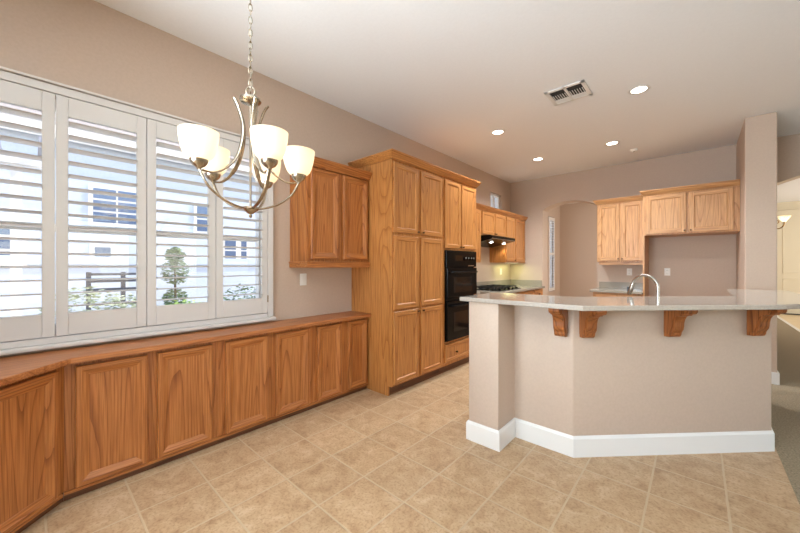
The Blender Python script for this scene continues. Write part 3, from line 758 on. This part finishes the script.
# ------------------------------------------------------------ chandelier
def chandelier():
    cx, cy = -1.709, .748
    t = thing('chandelier', 'five-light brushed nickel chandelier with frosted bowl shades hanging before the window', 'chandelier', (cx,cy,-.022))
    th = math.atan(297/330)
    z_fin = 1.585
    q = MB(); q.lathe([(0,3.01),(.065,3.01),(.062,3.025),(.05,3.040),(0,3.040)], NICKEL, (0,0,0), 24, False); q.build('canopy', t, True)
    # chain
    q = MB(); z = 3.010; k = 0
    while z > 2.262:
        n = 14; pts = []
        for i in range(n+1):
            a = 2*PI*i/n; x = .0085*math.cos(a); zz = .021*math.sin(a)
            p = (x,0,z-.018+zz) if k%2 == 0 else (0,x,z-.018+zz)
            if k%2: pass
            pts.append(p)
        rot = Matrix.Rotation(th+.6,3,'Z')
        q.tube([rot @ Vector(p) for p in pts], .0026, NICKEL, 6); z -= .0325; k += 1
    q.tube(bez([(.004,0,3.012),(-.004,.004,2.8),(.005,-.003,2.6),(-.004,.003,2.4),(0,0,2.24)],6), .0022, mat('lamp_cord', srgb(200,190,175), .6), 6)
    q.build('chain', t, True)
    q = MB(); rot = Matrix.Rotation(th,3,'Z')
    q.tube([rot @ Vector((.022*math.cos(a),0,2.234+.024*math.sin(a))) for a in [2*PI*i/20 for i in range(21)]], .0042, NICKEL, 8); q.build('hanging_loop', t, True)
    q = MB(); q.lathe([(0,2.212),(.02,2.212),(.034,2.205),(.050,2.198),(.052,2.186),(.046,2.178),(.030,2.172),(.012,2.166),(0,2.166)], NICKEL, (0,0,0), 28, False); q.build('hub_plate', t, True)
    q = MB(); q.cyl((0,0,1.63),(0,0,2.17),.0055,NICKEL,12); q.build('center_rod', t, True)
    q = MB(); q.lathe([(0,1.583),(.006,1.586),(.009,1.594),(.005,1.602),(.016,1.607),(.024,1.616),(.034,1.622),(.040,1.632),(.036,1.640),(.014,1.645),(0,1.645)], NICKEL, (0,0,0), 24, False); q.build('finial', t, True)
    R = .238; zs = 1.795
    for k in range(5):
        ang = math.radians((94,165,-131,-46,20)[k])      # angle in camera (right, forward) frame
        a = ang + th
        d = Vector((math.cos(a), math.sin(a), 0)); sd = Vector((-math.sin(a), math.cos(a), 0))
        e = d*R
        # lower arm: from finial out and up to the socket
        pts = bez([d*.028+Vector((0,0,1.632)), d*.07+Vector((0,0,1.638)), d*.135+Vector((0,0,1.663)), d*.195+Vector((0,0,1.71)), d*.228+Vector((0,0,1.765)), e+Vector((0,0,zs-.005))],8)
        q = MB(); q.tube(pts, .0088, NICKEL, 10, .62, sd); q.build('arm', t, True)
        # upper strap: flares at the top, sweeps in, then out to the socket
        pts = bez([d*.084+Vector((0,0,2.172)), d*.063+Vector((0,0,2.135)), d*.042+Vector((0,0,2.06)), d*.043+Vector((0,0,1.98)), d*.068+Vector((0,0,1.885)), d*.120+Vector((0,0,1.815)), d*.175+Vector((0,0,1.782)), d*(R-.012)+Vector((0,0,zs-.012))],8)
        q = MB(); q.tube(pts, [.0125 if i < 40 else .0095 for i in range(len(pts))], NICKEL, 10, .5, sd); q.build('strap', t, True)
        q = MB(); q.lathe([(0,zs-.014),(.008,zs-.012),(.012,zs-.004),(.026,zs+.004),(.036,zs+.018),(.039,zs+.032),(0,zs+.032)], NICKEL, tuple(e), 22, False); q.build('socket_cup', t, True)
        z0 = zs+.030
        prof = [(.034,0),(.048,.006),(.059,.019),(.068,.040),(.076,.068),(.081,.098),(.083,.122),(.0835,.132)]
        inner = [(r-.004, z+(.004 if i == 0 else 0)) for i, (r,z) in enumerate(prof)][::-1]
        q = MB(); q.lathe([(r,z0+z) for r,z in prof+inner]+[(0.001,z0+.004)], SHADE, tuple(e), 32, False); sh = q.build('shade', t, True)
        q = MB(); bm = bmesh.new(); bmesh.ops.create_uvsphere(bm, u_segments=14, v_segments=10, radius=.024)
        q.bm(bm, BULB, Matrix.Translation(e+Vector((0,0,z0+.075)))@Matrix.Diagonal((1,1,1.25,1))); q.cyl(e+Vector((0,0,z0)),e+Vector((0,0,z0+.05)),.012,PLATE,10); q.build('bulb', t, True)
        light('chandelier_bulb_light','POINT',e+Vector((0,0,z0+.078)),1.0,(1,.85,.64),size=.035,parent=t)
chandelier()

# ------------------------------------------------------------ ceiling fittings
for (x,y,lab) in ((-.418,3.925,'lit recessed ceiling light right of the air vent, nearest of the four'),(-1.891,3.973,'lit recessed ceiling light above the tall pantry, leftmost of the four'),
                  (-1.895,5.414,'lit recessed ceiling light farthest from the camera, in front of the arch'),(-.88,5.40,'lit recessed ceiling light beside the small smoke detector')):
    t = thing('recessed_light', lab, 'ceiling light', (x,y,CZ), 0, 'recessed ceiling lights')
    q = MB(); q.lathe([(.062,-.001),(.064,-.006),(.085,-.006),(.092,-.001)], WHITE, (0,0,0), 32, False); q.build('trim_ring', t, True)
    q = MB(); q.lathe([(0,-.003),(.062,-.003),(.062,-.0015),(0,-.0015)], LENS, (0,0,0), 28, False); q.build('lens', t)
    light('recessed_spot', 'SPOT', (0,0,-.02), 115, (.86,.93,1), (0,0,0), .06, parent=t, spot_size=2.5, spot_blend=.8)
def vent():
    x0,x1,y0,y1 = -1.122,-.768,3.37,3.71
    t = thing('ceiling_vent', 'white square air vent with dark louvre slots on the ceiling', 'air vent', (0,0,CZ))
    f = MB(); w = .035
    for a,c in (((x0,y0),(x1,y0+w)),((x0,y1-w),(x1,y1)),((x0,y0),(x0+w,y1)),((x1-w,y0),(x1,y1)),(((x0+x1)/2-.012,y0),((x0+x1)/2+.012,y1))): f.box((*a,-.012),(*c,-.001),WHITE,.003)
    f.build('vent_frame', t)
    k = MB(); k.box((x0+.02,y0+.02,-.0025),(x1-.02,y1-.02,-.001),DARK); k.build('backing', t)
    xm = (x0+x1)/2
    for xa, xb in ((x0+w,xm-.012),(xm+.012,x1-w)):
        for i in range(6):
            x = xa+(xb-xa)*(i+.5)/6; q = MB(); q.box((x-.0025,y0+.125,-.011),(x+.0025,y1-.11,-.006),WHITE); q.build('slat', t)
        for i in range(3):
                        y = y1-w-.024-.022*i; q = MB(); q.box((xa,y,-.011),(xb,y+.016,-.004),WHITE); q.build('slat', t)
vent()
t = thing('smoke_detector', 'small round white detector on the ceiling near the back wall', 'smoke detector', (-.689,5.914,CZ))
q = MB(); q.lathe([(0,-.030),(.030,-.030),(.040,-.022),(.048,-.006),(.048,-.001),(0,-.001)], PLATE, (0,0,0), 24, False); q.build('housing', t, True)
q = MB(); q.cyl((0,0,-.033),(0,0,-.029),.012,STEEL,12); q.build('sensor', t, True)

# ------------------------------------------------------------ hall and foyer
def entry():
    x0, x1 = 1.62, 3.5; y = 13.6; dt = 2.80
    d = struct(MB().build('door_1')) if False else None
    for i, (a, c) in enumerate(((x0,(x0+x1)/2-.005),((x0+x1)/2+.005,x1))):
        b = MB(); b.box((a,y-.045,.02),(c,y-.005,dt),CREAM,.004)
        dd = struct(b.build('door_%d' % (i+1)))
        for za, zb in ((.22,.95),(1.10,2.62)):
            q = MB(); w = .10
            for p, r in (((a+w,za),(c-w,za+.02)),((a+w,zb-.02),(c-w,zb)),((a+w,za),(a+w+.02,zb)),((c-w-.02,za),(c-w,zb))): q.box((p[0],y-.053,p[1]),(r[0],y-.044,r[1]),CREAM,.003)
            q.build('panel_molding', dd)
        hx = c-.07 if i == 0 else a+.07
        q = MB(); q.lathe([(0,0),(.028,0),(.03,.02),(0,.03)], BRASS, (0,0,0), 14, False); o = q.build('door_knob', dd, True); o.rotation_euler = (PI/2,0,0); o.location = (hx,y-.046,1.0)
    b = MB(); b.box((x0-.09,y-.03,0),(x0-.005,y-.001,dt+.06),CREAM,.004); b.box((x1+.005,y-.03,0),(x1+.09,y-.001,dt+.06),CREAM,.004); b.box((x0-.0045,y-.03,dt+.005),(x1+.0045,y-.001,dt+.06),CREAM,.004); struct(b.build('trim_2'))
    b = MB(); b.box((x0-.1,y-.16,.004),(x1+.1,y-.05,.02),DARK); struct(b.build('trim_3'))
entry()
def sconce():
    t = thing('wall_sconce', 'small brass wall sconce with pale bell shade in the far hall', 'wall lamp', (.761,7.1,1.90))
    q = MB(); q.lathe([(0,0),(.05,0),(.045,.012),(.02,.022),(0,.024)], BRASS, (0,0,0), 18, False); o = q.build('backplate', t, True); o.rotation_euler = (0,PI/2,0); o.location = (.002,0,0)
    for k, dy in enumerate((0,)):
        q = MB(); q.tube(bez([(.02,0,0),(.06,0,-.05),(.11,0,-.06),(.15,0,-.02),(.155,0,.03)],6), .007, BRASS, 8); q.build('arm', t, True)
        q = MB(); q.tube(bez([(.03,0,.0),(.06,0,.05),(.10,0,.05),(.10,0,.02),(.08,0,.01)],6), .005, BRASS, 8); q.build('scroll', t, True)
    q = MB(); q.lathe([(.02,.03),(.026,.045),(.038,.065),(.056,.092),(.068,.112),(.065,.112),(.052,.090),(.034,.065),(.02,.045),(.001,.034)], SHADE, (.155,0,0), 24, False); q.build('lamp_shade', t, True)
    light('sconce_bulb','POINT',(.155,0,.08),3,(1,.84,.58),size=.03,parent=t)
sconce()

# ------------------------------------------------------------ outside, seen through the shutters
STUCCO = noisy('pale_stucco', srgb(196,204,216), srgb(204,211,222), 30, .9, .1)
HGLASS = mat('blue_grey_window_glass', srgb(92,110,138), .08, 0, .6)
ROOFM = noisy('grey_roof_tile', srgb(150,140,132), srgb(176,166,158), 12, .9, .3)
GRAVEL = noisy('pale_gravel', srgb(222,217,208), srgb(242,238,230), 40, .95, .4, 6)
b = MB(); b.box((-14,-8,-.3),(WX-.17,18,-.12),GRAVEL); struct(b.build('floor_yard'))
def house():
    t = thing('neighbour_house', 'white stucco neighbouring house with dark windows seen through the shutters', 'house', (-8.5,0,-.12))
    b = MB(); b.box((-5,-5,0),(0,12,3.75),STUCCO); b.build('wall', t)
    b = MB(); b.extr([(.16,3.70),(.16,3.86),(-2.5,5.0),(-5.5,3.86),(-5.5,3.70)], 'y', -5.5, 12.5, ROOFM); b.build('roof', t)
    b = MB(); b.box((.13,-5.5,3.66),(.19,12.5,3.88),WHITE); b.build('fascia', t)
    b = MB(); b.box((0,-5,1.45),(.05,12,1.60),STUCCO); b.build('belt_course', t)
    for (y0,y1,z0,z1,nx,nz) in ((.74,1.46,2.24,2.92,2,3),(-.62,-.12,1.45,2.16,1,3),(.76,1.02,1.52,1.80,1,1),(2.48,2.76,2.2,2.8,1,2),(3.08,3.36,1.5,2.1,1,2),(3.46,3.62,1.5,2.1,1,2),(4.2,4.7,1.5,2.2,2,2)):
        w = MB(); w.box((0,y0-.05,z0-.05),(.035,y1+.05,z1+.05),WHITE); f = w.build('window', t)
        g = MB()
        for i in range(nx):
            for k in range(nz):
                dy = (y1-y0)/nx; dz = (z1-z0)/nz
                g.box((.03,y0+dy*i+.015,z0+dz*k+.02),(.042,y0+dy*(i+1)-.015,z0+dz*(k+1)-.02),HGLASS)
        g.build('pane', f)
house()
def leafmat(n, a, c): return noisy(n, a, c, 14, .7)
LEAF1 = leafmat('dark_leaf', srgb(64,92,58), srgb(120,146,96)); LEAF2 = leafmat('bright_leaf', srgb(126,168,70), srgb(190,214,120)); LEAF3 = leafmat('grey_leaf', srgb(140,150,118), srgb(200,206,176))
BARK = noisy('bark', srgb(90,76,62), srgb(130,112,92), 20, .9, .4)
def foliage(b, c, r, n, s, m):
    for i in range(n):
        while True:
            p = Vector((random.uniform(-1,1),random.uniform(-1,1),random.uniform(-1,1)))
            if .45 < p.length < 1: break
        p = Vector((c[0]+p.x*r[0], c[1]+p.y*r[1], c[2]+p.z*r[2]))
        R = Matrix.Rotation(random.uniform(0,6.28),3,'Z') @ Matrix.Rotation(random.uniform(-1.2,1.2),3,'X')
        q = [(-s*.5,0,0),(0,-s*.25,0),(s*.6,0,.1*s),(0,s*.25,0)]
        b.add([p+R@Vector(v) for v in q], [(0,1,2,3)], m)
def shrub(name, label, c, balls, m, n, s, cat='shrub'):
    t = thing(name, label, cat, (c[0],c[1],-.12))
    b = MB()
    for (dx,dy,dz,rx,ry,rz) in balls: foliage(b, (dx,dy,dz), (rx,ry,rz), n, s, m)
    b.build('foliage', t)
    k = MB(); k.cyl((0,0,0),(0,0,max(q[2] for q in balls)),.03,BARK,8,.015); k.build('stem', t)
    return t
shrub('topiary_shrub', 'dark clipped topiary shrub seen through the third shutter', (-7.6,1.86,0), [(0,0,1.30,.22,.24,.26),(0,0,.78,.20,.20,.22),(0,0,1.62,.15,.17,.17)], LEAF1, 500, .07)
shrub('flowering_bush', 'bright green low bush under the topiary seen through the third shutter', (-6.6,1.85,0), [(0,-.05,.55,.3,.42,.32),(0,.35,.5,.25,.3,.26)], LEAF2, 500, .08, 'bush')
shrub('low_bush', 'grey green low bush behind the second shutter beside the dark fence', (-6.6,.50,0), [(0,0,.66,.35,.50,.5),(0,.45,.6,.3,.3,.42)], LEAF3, 600, .08, 'bush')
shrub('low_bush', 'grey green hedge behind the first shutter at the left edge', (-6.1,-.78,0), [(0,0,.68,.35,.5,.5)], LEAF3, 600, .08, 'bush')
shrub('low_bush', 'small dark bush behind the fourth shutter beside the neighbour house', (-7.2,3.0,0), [(0,0,.62,.3,.5,.42),(0,.6,.55,.25,.3,.36)], LEAF1, 500, .08, 'bush')
def fence():
    t = thing('yard_fence', 'dark metal rail fence in the yard behind the second shutter', 'fence', (-7.6,.62,-.12))
    m = mat('dark_fence_paint', srgb(70,72,82), .5)
    for z in (.35,.75,1.0,1.14,1.26):
        q = MB(); q.box((-.015,0,z),(.015,.9,z+.04),m); q.build('rail', t)
    for y in (0,.45,.9):
        q = MB(); q.box((-.03,y-.03,0),(.03,y+.03,1.32),m); q.build('post', t)
fence()
def pergola():
    t = thing('pergola', 'pale timber pergola high behind the first shutter', 'pergola', (-6.6,-.9,-.12))
    for y in (0,.75):
        q = MB(); q.box((-.05,y-.05,0),(.05,y+.05,2.9),WHITE); q.build('post', t)
    for z, dx in ((2.75,-.06),(2.75,.06)):
        q = MB(); q.box((dx-.02,-.6,z),(dx+.02,1.1,z+.14),WHITE); q.build('beam', t)
    for i in range(5):
        q = MB(); q.box((-.7,-.5+.36*i,2.9),(.7,-.46+.36*i,3.0),mat('pergola_timber', srgb(150,150,160), .7) if i == 0 else bpy.data.materials['pergola_timber']); q.build('rafter', t)
pergola()
t = shrub('garden_tree', 'leafy tree standing beyond the window above the neighbour eave', (-6.9,5.4,0), [(0,0,3.5,.6,.9,.6),(.1,.8,3.2,.5,.6,.5)], LEAF3, 500, .09, 'tree')
